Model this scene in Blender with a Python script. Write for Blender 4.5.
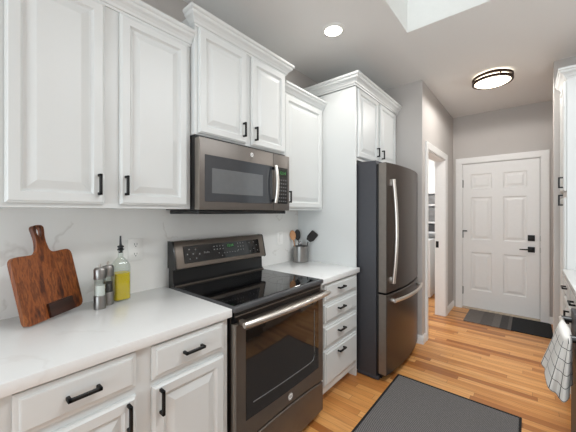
import bpy, bmesh, math, random
from mathutils import Vector, Matrix
random.seed(7)
PI = math.pi
for o in list(bpy.data.objects): bpy.data.objects.remove(o)
SC = bpy.context.scene
COL = SC.collection

# ---------------------------------------------------------------- camera, world, light, exposure
cam_d = bpy.data.cameras.new('camera'); cam = bpy.data.objects.new('camera', cam_d); COL.objects.link(cam)
cam_d.sensor_width = 36; cam_d.lens = 18.0; cam_d.shift_y = -3.6/576; cam_d.clip_start = .02
cam.location = (1.7215, -.8791, 1.3702); cam.rotation_euler = (PI/2, 0, .6962)
SC.camera = cam
SC.view_settings.view_transform = 'Standard'; SC.view_settings.look = 'None'
SC.view_settings.gamma = 1; SC.view_settings.use_curve_mapping = False
SC.view_settings.exposure = 0.19
W = bpy.data.worlds.new('world'); SC.world = W; W.use_nodes = True
bgn = W.node_tree.nodes['Background']; bgn.inputs[0].default_value = (.88, .95, 1, 1); bgn.inputs[1].default_value = 1.8

def area(name, loc, rot, sx, sy, power, col=(1, 1, 1), spread=PI):
    d = bpy.data.lights.new(name, 'AREA'); d.shape = 'RECTANGLE'; d.size = sx; d.size_y = sy; d.energy = power; d.color = col; d.spread = spread
    o = bpy.data.objects.new(name, d); COL.objects.link(o); o.location = loc; o.rotation_euler = rot
    return o
area('skylight_daylight', (1.31, .60, 4.28), (0, 0, 0), .58, 1.55, 5, (.90, .965, 1))
area('rear_fill_light', (1.4, -3.72, 1.25), (PI/2+.62, 0, 0), 2.3, 2.2, 47, (.80, .925, 1))  # unseen fill from behind the camera, tilted up to brighten the ceiling
area('overhead_fill', (2.0, .62, 2.735), (0, 0, 0), .35, 1.6, 28, (.93, .975, 1))  # unseen overhead light added to brighten the backsplash and far end
area('laundry_fill', (-.1, 3.7, 2.6), (0, 0, 0), .5, .5, 22)  # light added out of view to brighten the laundry room

# ---------------------------------------------------------------- materials
def lin(h):
    if isinstance(h, str): h = [int(h[i:i+2], 16) for i in (0, 2, 4)]
    return tuple(((c/255)/12.92 if c/255 <= .04045 else ((c/255+.055)/1.055)**2.4) for c in h) + (1,)
class NT:
    def __init__(s, name):
        s.m = bpy.data.materials.new(name); s.m.use_nodes = True; s.t = s.m.node_tree; s.b = s.t.nodes['Principled BSDF']
    def n(s, typ, **kw):
        q = s.t.nodes.new(typ)
        for k, v in kw.items(): setattr(q, k, v)
        return q
    def l(s, a, b): s.t.links.new(a, b)
    def math(s, op, a, b=None, c=None):
        q = s.n('ShaderNodeMath', operation=op)
        for i, v in enumerate((a, b, c)):
            if v is None: continue
            if isinstance(v, (int, float)): q.inputs[i].default_value = v
            else: s.l(v, q.inputs[i])
        return q.outputs[0]
    def mix(s, f, a, b, blend='MIX'):
        q = s.n('ShaderNodeMix', data_type='RGBA', blend_type=blend)
        for i, v in ((0, f), (6, a), (7, b)):
            if isinstance(v, (int, float)): q.inputs[i].default_value = v
            elif isinstance(v, tuple): q.inputs[i].default_value = v
            else: s.l(v, q.inputs[i])
        return q.outputs[2]
    def coord(s, scale=(1, 1, 1), kind='Object'):
        tc = s.n('ShaderNodeTexCoord'); mp = s.n('ShaderNodeMapping'); mp.inputs['Scale'].default_value = scale
        s.l(tc.outputs[kind], mp.inputs[0]); return mp.outputs[0]
    def noise(s, vec, scale, detail=3, rough=.5):
        q = s.n('ShaderNodeTexNoise'); q.inputs['Scale'].default_value = scale; q.inputs['Detail'].default_value = detail
        q.inputs['Roughness'].default_value = rough; s.l(vec, q.inputs['Vector']); return q.outputs['Fac']
    def ramp(s, f, stops):
        q = s.n('ShaderNodeValToRGB'); e = q.color_ramp.elements
        while len(e) < len(stops): e.new(.5)
        for el, (p, c) in zip(e, stops): el.position = p; el.color = c
        s.l(f, q.inputs[0]); return q.outputs[0]
    def bump(s, h, strength=.2, dist=.002):
        q = s.n('ShaderNodeBump'); q.inputs['Strength'].default_value = strength; q.inputs['Distance'].default_value = dist
        s.l(h, q.inputs['Height']); s.l(q.outputs[0], s.b.inputs['Normal'])
    def set(s, **kw):
        for k, v in kw.items(): s.b.inputs[k.replace('_', ' ')].default_value = v
        return s
def simple(name, col, rough=.5, metal=0, var=.04, scale=30, **kw):
    t = NT(name); c = lin(col)
    v = t.coord(); f = t.noise(v, scale)
    d = tuple(x*(1-var) for x in c[:3]) + (1,); u = tuple(min(1, x*(1+var)) for x in c[:3]) + (1,)
    t.l(t.ramp(f, [(.3, d), (.7, u)]), t.b.inputs['Base Color'])
    t.set(Roughness=rough, Metallic=metal, **kw); return t.m

def paint_grain(name, col, rough):
    t = NT(name); v = t.coord((26, 26, 1.6)); f = t.noise(v, 3.5, 5, .65)
    t.set(Base_Color=lin(col), Roughness=rough); t.bump(f, .16, .0012); return t.m
M_CAB = paint_grain('white_cabinet_paint', (219, 221, 220), .36)
M_TRIM = simple('white_trim_paint', (238, 237, 235), .4, var=.01)
M_WALL = simple('greige_wall_paint', (196, 191, 187), .75, var=.012, scale=4)
M_LWALL = simple('laundry_white_wall', (235, 235, 232), .7, var=.01)
def ceil_mat():
    t = NT('ceiling_paint'); v = t.coord(); f = t.noise(v, 60, 4)
    t.set(Base_Color=lin((236, 235, 233)), Roughness=.85); t.bump(f, .25, .004); return t.m
M_CEIL = ceil_mat()
M_WELL = simple('skylight_well_paint', (236, 236, 233), .8, var=.01)
def quartz(name, base, vein, rough, amount):
    t = NT(name); v = t.coord((1, 1, 1)); n1 = t.noise(v, 1.6, 6, .6)
    w = t.n('ShaderNodeMix', data_type='VECTOR'); w.inputs[0].default_value = .55; t.l(v, w.inputs[4])
    nc = t.n('ShaderNodeTexNoise'); nc.inputs['Scale'].default_value = 2.2; nc.inputs['Detail'].default_value = 5; t.l(v, nc.inputs['Vector'])
    t.l(nc.outputs['Color'], w.inputs[5])
    n2 = t.noise(w.outputs[1], 2.1, 2, .5)
    d = t.math('ABSOLUTE', t.math('SUBTRACT', n2, .5)); line = t.math('SUBTRACT', 1.0, t.math('MULTIPLY', d, 90)); line = t.math('MAXIMUM', line, 0)
    sp = t.noise(v, 7, 3); line = t.math('MULTIPLY', line, t.math('MULTIPLY', t.math('GREATER_THAN', sp, .5), amount))
    cloud = t.ramp(n1, [(.35, tuple(c*.955 for c in lin(base)[:3])+(1,)), (.65, lin(base))])
    t.l(t.mix(line, cloud, lin(vein)), t.b.inputs['Base Color']); t.set(Roughness=rough); return t.m
M_QTZ = quartz('white_quartz', (238, 238, 237), (214, 211, 207), .16, .25)
M_SPLASH = quartz('veined_quartz_slab', (240, 239, 236), (172, 163, 152), .22, .28)
def oak():
    t = NT('oak_strip_floor'); tc = t.n('ShaderNodeTexCoord'); sx = t.n('ShaderNodeSeparateXYZ'); t.l(tc.outputs['Object'], sx.inputs[0])
    W_ = .057; L_ = .85
    ry = t.math('DIVIDE', sx.outputs[1], W_); row = t.math('FLOOR', ry)
    wn = t.n('ShaderNodeTexWhiteNoise', noise_dimensions='1D'); t.l(row, wn.inputs['W'])
    px = t.math('ADD', t.math('DIVIDE', sx.outputs[0], L_), t.math('MULTIPLY', wn.outputs['Value'], 7.0)); pid = t.math('FLOOR', px)
    cb = t.n('ShaderNodeCombineXYZ'); t.l(pid, cb.inputs[0]); t.l(row, cb.inputs[1])
    w2 = t.n('ShaderNodeTexWhiteNoise', noise_dimensions='2D'); t.l(cb.outputs[0], w2.inputs['Vector'])
    base = t.ramp(w2.outputs['Value'], [(0, lin((166, 102, 50))), (.22, lin((200, 134, 72))), (.55, lin((224, 161, 94))), (.85, lin((234, 176, 112))), (1, lin((196, 130, 68)))])
    # grain, stretched along the board, shifted per board
    mp = t.n('ShaderNodeVectorMath', operation='MULTIPLY_ADD'); t.l(tc.outputs['Object'], mp.inputs[0]); mp.inputs[1].default_value = (3.2, 55, 1)
    t.l(w2.outputs['Color'], mp.inputs[2]); g = t.noise(mp.outputs[0], 1.0, 5, .62)
    base = t.mix(t.math('MULTIPLY', t.ramp(g, [(.42, (0, 0, 0, 1)), (.72, (1, 1, 1, 1))]), .5), base, lin((150, 88, 42)))
    fy = t.math('FRACT', ry); e1 = t.math('MINIMUM', fy, t.math('SUBTRACT', 1.0, fy)); gy = t.math('LESS_THAN', e1, .022)
    fx = t.math('FRACT', px); e2 = t.math('MINIMUM', fx, t.math('SUBTRACT', 1.0, fx)); gx = t.math('LESS_THAN', e2, .0016)
    gap = t.math('MAXIMUM', gy, gx)
    t.l(t.mix(t.math('MULTIPLY', gap, .55), base, lin((92, 54, 28))), t.b.inputs['Base Color'])
    t.set(Roughness=.33); t.bump(t.math('SUBTRACT', t.math('MULTIPLY', g, .25), gap), .12, .001); return t.m
M_OAK = oak()
M_BLK = simple('matte_black_metal', (15, 15, 16), .5, .2)
M_SLATE = simple('slate_steel', (84, 75, 69), .34, .75, var=.03)
M_SLATEL = simple('slate_steel_edge', (165, 158, 150), .28, .9, var=.03)
M_STEEL = simple('brushed_stainless', (205, 200, 194), .24, 1.0, var=.03)
M_UTEN = simple('satin_utensil_steel', (150, 147, 144), .34, 1.0, var=.03)
M_RSL = simple('range_slate_steel', (112, 102, 93), .38, .6, var=.03)
M_CKF = simple('cooktop_edge_enamel', (74, 74, 76), .35)
M_MWF = simple('microwave_slate_steel', (112, 106, 101), .4, .6, var=.03)
M_HANDLE = simple('polished_handle_steel', (226, 220, 213), .31, 1.0, var=.02)
M_CHAR = simple('charcoal_appliance_side', (58, 59, 64), .5, .1)
M_PLAS = simple('black_plastic', (20, 20, 21), .3)
M_BGLASS = simple('black_glass', (14, 14, 16), .045, 0, Specular_IOR_Level=.65)
M_OVENG = simple('oven_door_glass', (40, 35, 32), .05, 0, Specular_IOR_Level=.8)
M_MWG = simple('microwave_door_glass', (62, 64, 68), .07, .15, Specular_IOR_Level=.7)
M_MWS = simple('microwave_window_screen', (110, 112, 114), .12, .2)
M_RACK = simple('oven_rack_grey', (150, 150, 150), .3, .7)
M_MARK = simple('pale_print', (120, 120, 118), .5)
def emis(name, col, st):
    t = NT(name); t.set(Base_Color=lin(col), Emission_Color=lin(col), Emission_Strength=st); return t.m
M_LED = emis('green_display_glow', (60, 150, 70), .10)
M_LEDD = simple('display_window', (24, 34, 24), .1)
M_CANL = emis('can_light_lens', (255, 250, 240), 9)
M_LAMPD = emis('lamp_diffuser', (255, 241, 218), 3.6)
M_BRONZE = simple('oil_rubbed_bronze', (58, 38, 28), .4, .7)
def wood(name, stops, scale, axis):
    t = NT(name); v = t.coord(scale); n = t.noise(v, 2.2, 6, .6)
    t.l(t.ramp(n, [(p, lin(c)) for p, c in stops]), t.b.inputs['Base Color']); t.set(Roughness=.42); t.bump(n, .1, .001); return t.m
M_ACACIA = wood('acacia_board', [(.28, (26, 13, 8)), (.38, (76, 35, 15)), (.45, (124, 64, 27)), (.52, (156, 87, 40)), (.57, (104, 52, 22)), (.66, (164, 96, 48)), (.76, (58, 27, 13))], (13, 13, .8), 2)
M_ACD = wood('dark_acacia_stand', [(.3, (38, 20, 14)), (.7, (66, 36, 24))], (3, 3, 14), 0)
M_SPOON = wood('beech_spoon', [(.3, (176, 122, 80)), (.7, (205, 152, 106))], (10, 10, 3), 2)
def glass(name, col):
    t = NT(name); out = t.t.nodes['Material Output']; tr = t.n('ShaderNodeBsdfTransparent'); tr.inputs[0].default_value = col
    gl = t.n('ShaderNodeBsdfGlossy'); gl.inputs['Roughness'].default_value = .03; fr = t.n('ShaderNodeLayerWeight'); fr.inputs[0].default_value = .12
    mx = t.n('ShaderNodeMixShader'); t.l(t.math('ADD', t.math('MULTIPLY', fr.outputs[1], .55), .03), mx.inputs[0]); t.l(tr.outputs[0], mx.inputs[1]); t.l(gl.outputs[0], mx.inputs[2]); t.l(mx.outputs[0], out.inputs[0])
    return t.m
M_GLASS = glass('clear_glass', (.95, .97, .96, 1))
M_OIL = simple('olive_oil', (226, 196, 20), .15, 0, var=.05)
M_SALT = simple('white_salt', (236, 234, 230), .8, scale=300, var=.06)
M_PEP = simple('black_peppercorns', (46, 40, 38), .7, scale=200, var=.5)
M_PLATE = simple('ivory_wall_plate', (244, 243, 240), .35, var=.01)
M_SLOT = simple('outlet_slot', (50, 48, 46), .6)
def rugm():
    t = NT('charcoal_woven_rug'); v = t.coord((1, 1, 1)); f = t.noise(v, 420, 2, .6)
    wv = t.n('ShaderNodeTexWave', wave_type='BANDS', bands_direction='DIAGONAL'); wv.inputs['Scale'].default_value = 38; wv.inputs['Distortion'].default_value = 1.2; t.l(v, wv.inputs[0])
    k = t.math('ADD', t.math('MULTIPLY', f, .75), t.math('MULTIPLY', wv.outputs['Fac'], .25))
    t.l(t.ramp(k, [(.3, lin((64, 62, 62))), (.52, lin((98, 95, 94))), (.7, lin((146, 141, 138)))]), t.b.inputs['Base Color'])
    t.set(Roughness=.95); t.bump(k, .5, .003); return t.m
M_RUG = rugm()
M_RUGB = simple('black_rug_binding', (24, 24, 25), .85, scale=200, var=.2)
def matm():
    t = NT('patchwork_doormat'); v = t.coord((1, 1, 1)); tc = t.n('ShaderNodeTexCoord'); sx = t.n('ShaderNodeSeparateXYZ'); t.l(tc.outputs['Object'], sx.inputs[0])
    f = t.noise(t.coord((1, 9, 1)), 40, 4, .6)
    q = t.n('ShaderNodeValToRGB'); q.color_ramp.interpolation = 'CONSTANT'; e = q.color_ramp.elements
    st = [(0, (120, 113, 108)), (.2, (104, 98, 94)), (.34, (118, 112, 107)), (.43, (76, 72, 70)), (.52, (98, 93, 90)), (.56, (24, 25, 28)), (.8, (19, 20, 22))]
    while len(e) < len(st): e.new(.5)
    for el, (p, c) in zip(e, st): el.position = p; el.color = lin(c)
    t.l(t.math('DIVIDE', t.math('SUBTRACT', sx.outputs[0], 1.085), .85), q.inputs[0])
    sh = t.ramp(f, [(.3, (.72, .72, .72, 1)), (.7, (1.15, 1.15, 1.15, 1))])
    t.l(t.mix(1.0, q.outputs[0], sh, 'MULTIPLY'), t.b.inputs['Base Color']); t.set(Roughness=.9); t.bump(f, .4, .003); return t.m
M_MAT = matm()
def towelm():
    t = NT('checked_towel_cloth'); tc = t.n('ShaderNodeTexCoord'); sx = t.n('ShaderNodeSeparateXYZ'); t.l(tc.outputs['UV'], sx.inputs[0])
    def lines(o, step, w):
        fr = t.math('FRACT', t.math('DIVIDE', o, step)); return t.math('LESS_THAN', t.math('ABSOLUTE', t.math('SUBTRACT', fr, .5)), w/step/2)
    g = t.math('MAXIMUM', lines(sx.outputs[0], .072, .0045), lines(sx.outputs[1], .088, .0045))
    rib = t.math('SINE', t.math('MULTIPLY', sx.outputs[1], 2*PI/.011))
    t.l(t.mix(g, lin((228, 225, 220)), lin((34, 35, 40))), t.b.inputs['Base Color']); t.set(Roughness=.9); t.bump(rib, .5, .002); return t.m
M_TOWEL = towelm()
M_GREY = simple('grey_storage_bin', (128, 128, 128), .7, scale=14, var=.2)
M_DGREY = simple('dark_grey_bin', (66, 66, 68), .6)
M_WASH = simple('white_enamel', (240, 240, 240), .2, var=.01)

# ---------------------------------------------------------------- mesh helpers
def NB(): return bmesh.new()
def box(bm, x0, x1, y0, y1, z0, z1, bev=0, seg=1):
    vs = [bm.verts.new((x, y, z)) for x in (x0, x1) for y in (y0, y1) for z in (z0, z1)]
    fs = [bm.faces.new([vs[i] for i in f]) for f in ((0, 1, 3, 2), (4, 6, 7, 5), (0, 4, 5, 1), (2, 3, 7, 6), (0, 2, 6, 4), (1, 5, 7, 3))]
    if bev:
        es = list({e for f in fs for e in f.edges})
        bmesh.ops.bevel(bm, geom=es, offset=bev, segments=seg, affect='EDGES', profile=.5)
    return bm
def tube(bm, pts, r, seg=10, flat=1.0, up=(0, 0, 1)):
    pts = [Vector(p) for p in pts]; rr = r if isinstance(r, (list, tuple)) else [r]*len(pts); rings = []
    for i, p in enumerate(pts):
        d = (pts[min(i+1, len(pts)-1)] - pts[max(i-1, 0)]).normalized()
        u = Vector(up); a = d.cross(u)
        if a.length < 1e-4: a = d.cross(Vector((0, 1, 0)))
        a.normalize(); b = a.cross(d).normalized()
        rings.append([bm.verts.new(p + a*math.cos(2*PI*k/seg)*rr[i] + b*math.sin(2*PI*k/seg)*rr[i]*flat) for k in range(seg)])
    for A, B in zip(rings, rings[1:]):
        for k in range(seg): bm.faces.new((A[k], A[(k+1) % seg], B[(k+1) % seg], B[k]))
    bm.faces.new(rings[0][::-1]); bm.faces.new(rings[-1]); return bm
def lathe(bm, prof, c=(0, 0, 0), seg=28, axis='z', cap=True):
    c = Vector(c); rings = []
    def P(r, h, k):
        a = 2*PI*k/seg; q = (r*math.cos(a), r*math.sin(a), h)
        if axis == 'x': q = (q[2], q[0], q[1])
        if axis == 'y': q = (q[0], q[2], q[1])
        return c + Vector(q)
    for r, h in prof:
        rings.append([bm.verts.new(P(0, h, 0))] if r < 1e-6 else [bm.verts.new(P(r, h, k)) for k in range(seg)])
    for A, B in zip(rings, rings[1:]):
        for k in range(seg):
            if len(A) == 1 and len(B) == 1: continue
            if len(A) == 1: bm.faces.new((A[0], B[k], B[(k+1) % seg]))
            elif len(B) == 1: bm.faces.new((A[k], A[(k+1) % seg], B[0]))
            else: bm.faces.new((A[k], A[(k+1) % seg], B[(k+1) % seg], B[k]))
    if cap and prof[0] != prof[-1]:
        if len(rings[0]) > 1: bm.faces.new(rings[0][::-1])
        if len(rings[-1]) > 1: bm.faces.new(rings[-1])
    return bm
def prism(bm, outline, mp, w0, w1, bev=0):
    A = [bm.verts.new(mp(u, v, w0)) for u, v in outline]; B = [bm.verts.new(mp(u, v, w1)) for u, v in outline]
    f0 = bm.faces.new(A[::-1]); f1 = bm.faces.new(B); n = len(A)
    for k in range(n): bm.faces.new((A[k], A[(k+1) % n], B[(k+1) % n], B[k]))
    if bev: bmesh.ops.bevel(bm, geom=list(f0.edges)+list(f1.edges), offset=bev, segments=2, affect='EDGES')
    return bm
def nested(bm, mp, u0, u1, v0, v1, prof, w):
    """rectangular front built as nested mitred loops: prof is (inset, depth) pairs from the back edge to the centre"""
    rings = []
    for ins, d in prof:
        rings.append([bm.verts.new(mp(u, v, w+d)) for u, v in ((u0+ins, v0+ins), (u1-ins, v0+ins), (u1-ins, v1-ins), (u0+ins, v1-ins))])
    for A, B in zip(rings, rings[1:]):
        for k in range(4): bm.faces.new((A[k], A[(k+1) % 4], B[(k+1) % 4], B[k]))
    bm.faces.new(rings[0][::-1]); bm.faces.new(rings[-1]); return bm
EAST = lambda u, v, w: Vector((w, u, v))       # fronts facing +x (left run)
WEST = lambda u, v, w: Vector((w, u, v))       # fronts facing -x, depth given negative
SOUTH = lambda u, v, w: Vector((u, w, v))      # fronts facing -y
def root_loc(p):
    v = Vector((0, 0, 0))
    while p is not None: v += p.location; p = p.parent
    return v
def obj(name, bm, mat, parent=None, smooth=None, local=False, auto=35):
    if not local:
        v = root_loc(parent)
        if v.length: bmesh.ops.translate(bm, verts=bm.verts, vec=-v)
    bmesh.ops.remove_doubles(bm, verts=bm.verts, dist=1e-6)
    bmesh.ops.recalc_face_normals(bm, faces=bm.faces)
    lim = math.radians(auto)
    for e in bm.edges:
        e.smooth = len(e.link_faces) == 2 and e.calc_face_angle(0) < lim
    for f in bm.faces: f.smooth = True
    me = bpy.data.meshes.new(name); bm.to_mesh(me); bm.free()
    if mat: me.materials.append(mat)
    o = bpy.data.objects.new(name, me); COL.objects.link(o); o.parent = parent
    return o
def tag(o, label=None, cat=None, group=None, kind=None):
    for k, v in (('label', label), ('category', cat), ('group', group), ('kind', kind)):
        if v: o[k] = v
    return o
def thing(name, label, cat, loc=(0, 0, 0), rz=0, group=None):
    o = bpy.data.objects.new(name, None); COL.objects.link(o); o.location = loc; o.rotation_euler = (0, 0, rz); o.empty_display_size = .05
    return tag(o, label, cat, group)
def struct(name, bm, mat, parent=None):
    o = obj(name, bm, mat, parent)
    if parent is None: o['kind'] = 'structure'
    return o
def text(name, s, size, mp, u, v, w, mat, parent, ext=.0006, align='CENTER'):
    cu = bpy.data.curves.new(name, 'FONT'); cu.body = s; cu.size = size; cu.extrude = ext; cu.align_x = align; cu.align_y = 'CENTER'
    t = bpy.data.objects.new(name, cu); COL.objects.link(t); dg = bpy.context.evaluated_depsgraph_get()
    me = bpy.data.meshes.new_from_object(t.evaluated_get(dg)); bpy.data.objects.remove(t); bm = NB(); bm.from_mesh(me)
    for q in bm.verts: q.co = mp(u+q.co.x, v+q.co.y, w+q.co.z)
    return obj(name, bm, mat, parent)

# door / drawer profiles (inset, depth relative to front plane)
DOOR_P = [(0, -.019), (0, -.007), (.005, -.004), (.009, 0), (.041, 0), (.045, -.006), (.050, -.0115), (.057, -.0115), (.084, -.0015), (.087, -.0005)]
DRAW_P = [(0, -.019), (0, -.009), (.006, -.0075), (.013, -.0065), (.016, -.001), (.019, 0)]
def mirror(p): return [(a, -d) for a, d in p]
def pull(parent, mp, u, v, w, length, vertical, sgn=1, mat=None, off=.03, t=.0055):
    bm = NB(); h = length/2
    def bx(a0, a1, b0, b1, c0, c1, bev=.0015):
        p = mp(a0, b0, c0); q = mp(a1, b1, c1)
        box(bm, min(p.x, q.x), max(p.x, q.x), min(p.y, q.y), max(p.y, q.y), min(p.z, q.z), max(p.z, q.z), bev)
    o1, o2 = w+sgn*(off-t*2), w+sgn*off
    if vertical:
        bx(u-t, u+t, v-h, v+h, o1, o2)
        for s in (-1, 1): bx(u-t, u+t, v+s*(h-t)-t, v+s*(h-t)+t, w-sgn*.0, o2)
    else:
        bx(u-h, u+h, v-t, v+t, o1, o2)
        for s in (-1, 1): bx(u+s*(h-t)-t, u+s*(h-t)+t, v-t, v+t, w, o2)
    return obj('handle', bm, mat or M_BLK, parent)
CROWN = [(0, 0), (.006, 0), (.008, .010), (.014, .013), (.018, .024), (.028, .036), (.040, .044), (.043, .050), (.043, .058), (.050, .062), (.053, .066), (.053, .080), (0, .080)]
def crown(parent, fx, y0, y1, z, left=None, right=None, scale=1.0):
    """swept along the front x=fx; left/right give the x where a mitred return starts"""
    bm = NB(); st = []
    for o, h in CROWN:
        o *= scale; h *= scale; row = []
        if left is not None: row.append((left, y0-o, z+h)); row.append((fx+o, y0-o, z+h))
        else: row.append((fx+o, y0, z+h))
        if right is not None: row.append((fx+o, y1+o, z+h)); row.append((right, y1+o, z+h))
        else: row.append((fx+o, y1, z+h))
        st.append([bm.verts.new(p) for p in row])
    n = len(st[0])
    for A, B in zip(st, st[1:]+st[:1]):
        for k in range(n-1): bm.faces.new((A[k], A[k+1], B[k+1], B[k]))
    bm.faces.new([r[0] for r in st]); bm.faces.new([r[-1] for r in st][::-1])
    return obj('crown_molding', bm, M_CAB, parent, auto=10)
def cab_door(parent, y0, y1, z0, z1, x, hy=None, hz=None, hl=.09):
    x = .64 if abs(x-.63) < 1e-6 else x
    d = obj('door', nested(NB(), EAST, y0, y1, z0, z1, DOOR_P, x), M_CAB, parent, auto=3)
    if hy is not None: pull(d, EAST, hy, hz, x, hl, True)
    return d
def cab_drawer(parent, y0, y1, z0, z1, x, hl=.09, hy=None, hz=None):
    x = .64 if abs(x-.63) < 1e-6 else x
    d = obj('drawer', nested(NB(), EAST, y0, y1, z0, z1, DRAW_P, x), M_CAB, parent, auto=3)
    pull(d, EAST, (y0+y1)/2 if hy is None else hy, (z0+z1)/2+.012 if hz is None else hz, x, hl, False)
    return d

# ---------------------------------------------------------------- structure
ZC = 2.7514; YF = 3.915; XR = 2.58; YB = -3.7; XH = .87; YW = 2.321
struct('floor', box(NB(), -1.3, 2.9, YB-.1, 4.9, -.1, 0), M_OAK)
SX0, SX1, SY0, SY1 = 1.003, 1.62, -.2, 1.41
bm = NB()
box(bm, -.15, 2.75, YB-.1, SY0, ZC, ZC+.1); box(bm, -.15, 2.75, SY1, YF+.12, ZC, ZC+.1)
box(bm, -.15, SX0, SY0, SY1, ZC, ZC+.1); box(bm, SX1, 2.75, SY0, SY1, ZC, ZC+.1)
struct('ceiling', bm, M_CEIL)
bm = NB(); zt = 4.3; e_ = .0015
box(bm, SX0-.03, SX0+e_, SY0-.03, SY1+.03, ZC+.002, zt); box(bm, SX1-e_, SX1+.03, SY0-.03, SY1+.03, ZC+.002, zt)
box(bm, SX0+e_, SX1-e_, SY0-.03, SY0+e_, ZC+.002, zt); box(bm, SX0+e_, SX1-e_, SY1-e_, SY1+.03, ZC+.002, zt)
struct('trim_1', bm, M_WELL)['label'] = 'white skylight well'
struct('wall_left', box(NB(), -.12, -.006, YB, YW, 0, ZC), M_WALL)
struct('wall_return', box(NB(), -.12, XH, YW, YW+.115, 0, ZC), M_WALL)
OY0, OY1, OZ = 2.505, 3.37, 2.062
bm = NB()
box(bm, XH-.115, XH, YW+.115, OY0, 0, ZC); box(bm, XH-.115, XH, OY1, YF, 0, ZC); box(bm, XH-.115, XH, OY0, OY1, OZ, ZC)
struct('wall_hall', bm, M_WALL)
bm = NB(); DX0, DX1, DZ = .978, 1.846, 2.072
box(bm, XH-.115, DX0, YF, YF+.12, 0, ZC); box(bm, DX1, 2.75, YF, YF+.12, 0, ZC); box(bm, DX0, DX1, YF, YF+.12, DZ, ZC)
box(bm, DX0, DX1, YF+.075, YF+.12, 0, DZ)  # backing added behind the door to block outside light leaking round it
struct('wall_far', bm, M_WALL)
struct('wall_right', box(NB(), XR, XR+.12, YB, YF, 0, ZC), M_WALL)
struct('wall_stub', box(NB(), 1.898, XR, 2.705, 2.82, 0, ZC), M_WALL)
bm = NB()   # back wall with an unseen opening added for the world light and rear fill
box(bm, -.12, .2, YB-.1, YB, 0, ZC); box(bm, 2.52, 2.75, YB-.1, YB, 0, ZC); box(bm, .2, 2.52, YB-.1, YB, 2.45, ZC)
struct('wall_back', bm, M_WALL)
bm = NB()   # laundry shell
box(bm, -1.3, .755, 4.7, 4.8, 0, ZC); box(bm, -1.3, -1.2, YW+.115, 4.7, 0, ZC); box(bm, -1.2, .755, YW+.1155, 4.7, ZC-.02, ZC+.1)
box(bm, .755, .875, YF+.12, 4.8, 0, ZC)
struct('wall_laundry', bm, M_LWALL)
# baseboards
def basebd(name, x0, x1, y0, y1, face):
    bm = NB(); h = .085
    if face == '-y': prof = [(0, 0), (-.016, 0), (-.016, .06), (-.010, .072), (-.006, h), (0, h)]; prism(bm, prof, lambda u, v, w: Vector((w, y0+u, v)), x0, x1)
    else: prof = [(0, 0), (.016, 0), (.016, .06), (.010, .072), (.006, h), (0, h)]; prism(bm, prof, lambda u, v, w: Vector((x0+u, w, v)), y0, y1)
    return struct(name, bm, M_TRIM)
basebd('baseboard_return', .78, XH+.016, YW-.0005, YW, '-y')
basebd('baseboard_hall', XH+.0005, 0, 3.46, YF-.001, '+x')
basebd('baseboard_near', XH+.0005, 0, YW, 2.425, '+x')
basebd('baseboard_far', 1.908, 2.57, YF-.0005, 0, '-y')
# laundry doorway casing
def casing(name, mp, u0, u1, v1, w, sgn, wd=.078):
    bm = NB()
    prof = [(0, 0), (0, .012), (.012, .017), (.05, .017), (.066, .022), (wd, .020), (wd, 0)]
    pts = []
    for o, h in prof:
        pts.append([bm.verts.new(mp(a, b, w+sgn*h)) for a, b in ((u0-o, 0), (u0-o, v1+o), (u1+o, v1+o), (u1+o, 0))])
    for A, B in zip(pts, pts[1:]+pts[:1]):
        for k in range(3): bm.faces.new((A[k], A[k+1], B[k+1], B[k]))
    bm.faces.new([r[0] for r in pts]); bm.faces.new([r[-1] for r in pts][::-1])
    return bm
bm = casing('trim', EAST, OY0, OY1, OZ, XH+.0005, 1, .072)
box(bm, XH-.117, XH+.002, OY0, OY0+.012, 0, OZ); box(bm, XH-.117, XH+.002, OY1-.012, OY1, 0, OZ); box(bm, XH-.117, XH+.002, OY0, OY1, OZ-.012, OZ)
tr2 = struct('trim_2', bm, M_TRIM)
obj('strike_plate', box(NB(), .765, .80, OY1-.0155, OY1-.0125, .90, .985, .001), M_BLK, tr2)
bm = casing('trim', SOUTH, DX0+.006, DX1-.006, DZ-.006, YF-.0005, -1, .078)
box(bm, DX0, DX0+.012, YF-.001, YF+.074, 0, DZ); box(bm, DX1-.012, DX1, YF-.001, YF+.074, 0, DZ); box(bm, DX0, DX1, YF-.001, YF+.074, DZ-.012, DZ)
struct('trim_3', bm, M_TRIM)
struct('trim_4', box(NB(), DX0+.012, DX1-.012, YF-.018, YF+.074, 0.0005, .022, .003), simple('door_threshold', (205, 188, 168), .5))
# entry door (six raised panels)
d0, d1, e0, e1, yd = DX0+.015, DX1-.018, .026, DZ-.015, YF+.016
cols = [(1.09, 1.335), (1.46, 1.705)]; rows = [(.275, .81), (.985, 1.585), (1.70, 1.91)]
us = sorted([d0, d1] + [q for c in cols for q in c]); vs = sorted([e0, e1] + [q for r in rows for q in r])
bm = NB()
for i in range(len(us)-1):
    for j in range(len(vs)-1):
        a, b, c, d = us[i], us[i+1], vs[j], vs[j+1]
        if (a, b) in cols and (c, d) in rows:
            rings = []
            for ins, dep in ((0, 0), (.006, .007), (.014, .0105), (.026, .0105), (.050, .003), (.055, .002)):
                rings.append([bm.verts.new((u, yd+dep, v)) for u, v in ((a+ins, c+ins), (b-ins, c+ins), (b-ins, d-ins), (a+ins, d-ins))])
            for A, B in zip(rings, rings[1:]):
                for k in range(4): bm.faces.new((A[k], A[(k+1) % 4], B[(k+1) % 4], B[k]))
            bm.faces.new(rings[-1])
        else:
            bm.faces.new([bm.verts.new((u, yd, v)) for u, v in ((a, c), (b, c), (b, d), (a, d))])
box(bm, d0, d1, yd+.012, yd+.044, e0, e1)
for q in ((d0, d0, e0, e1), (d1, d1, e0, e1)):
    bm.faces.new([bm.verts.new((q[0], y, z)) for y, z in ((yd, e0), (yd+.012, e0), (yd+.012, e1), (yd, e1))])
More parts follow.
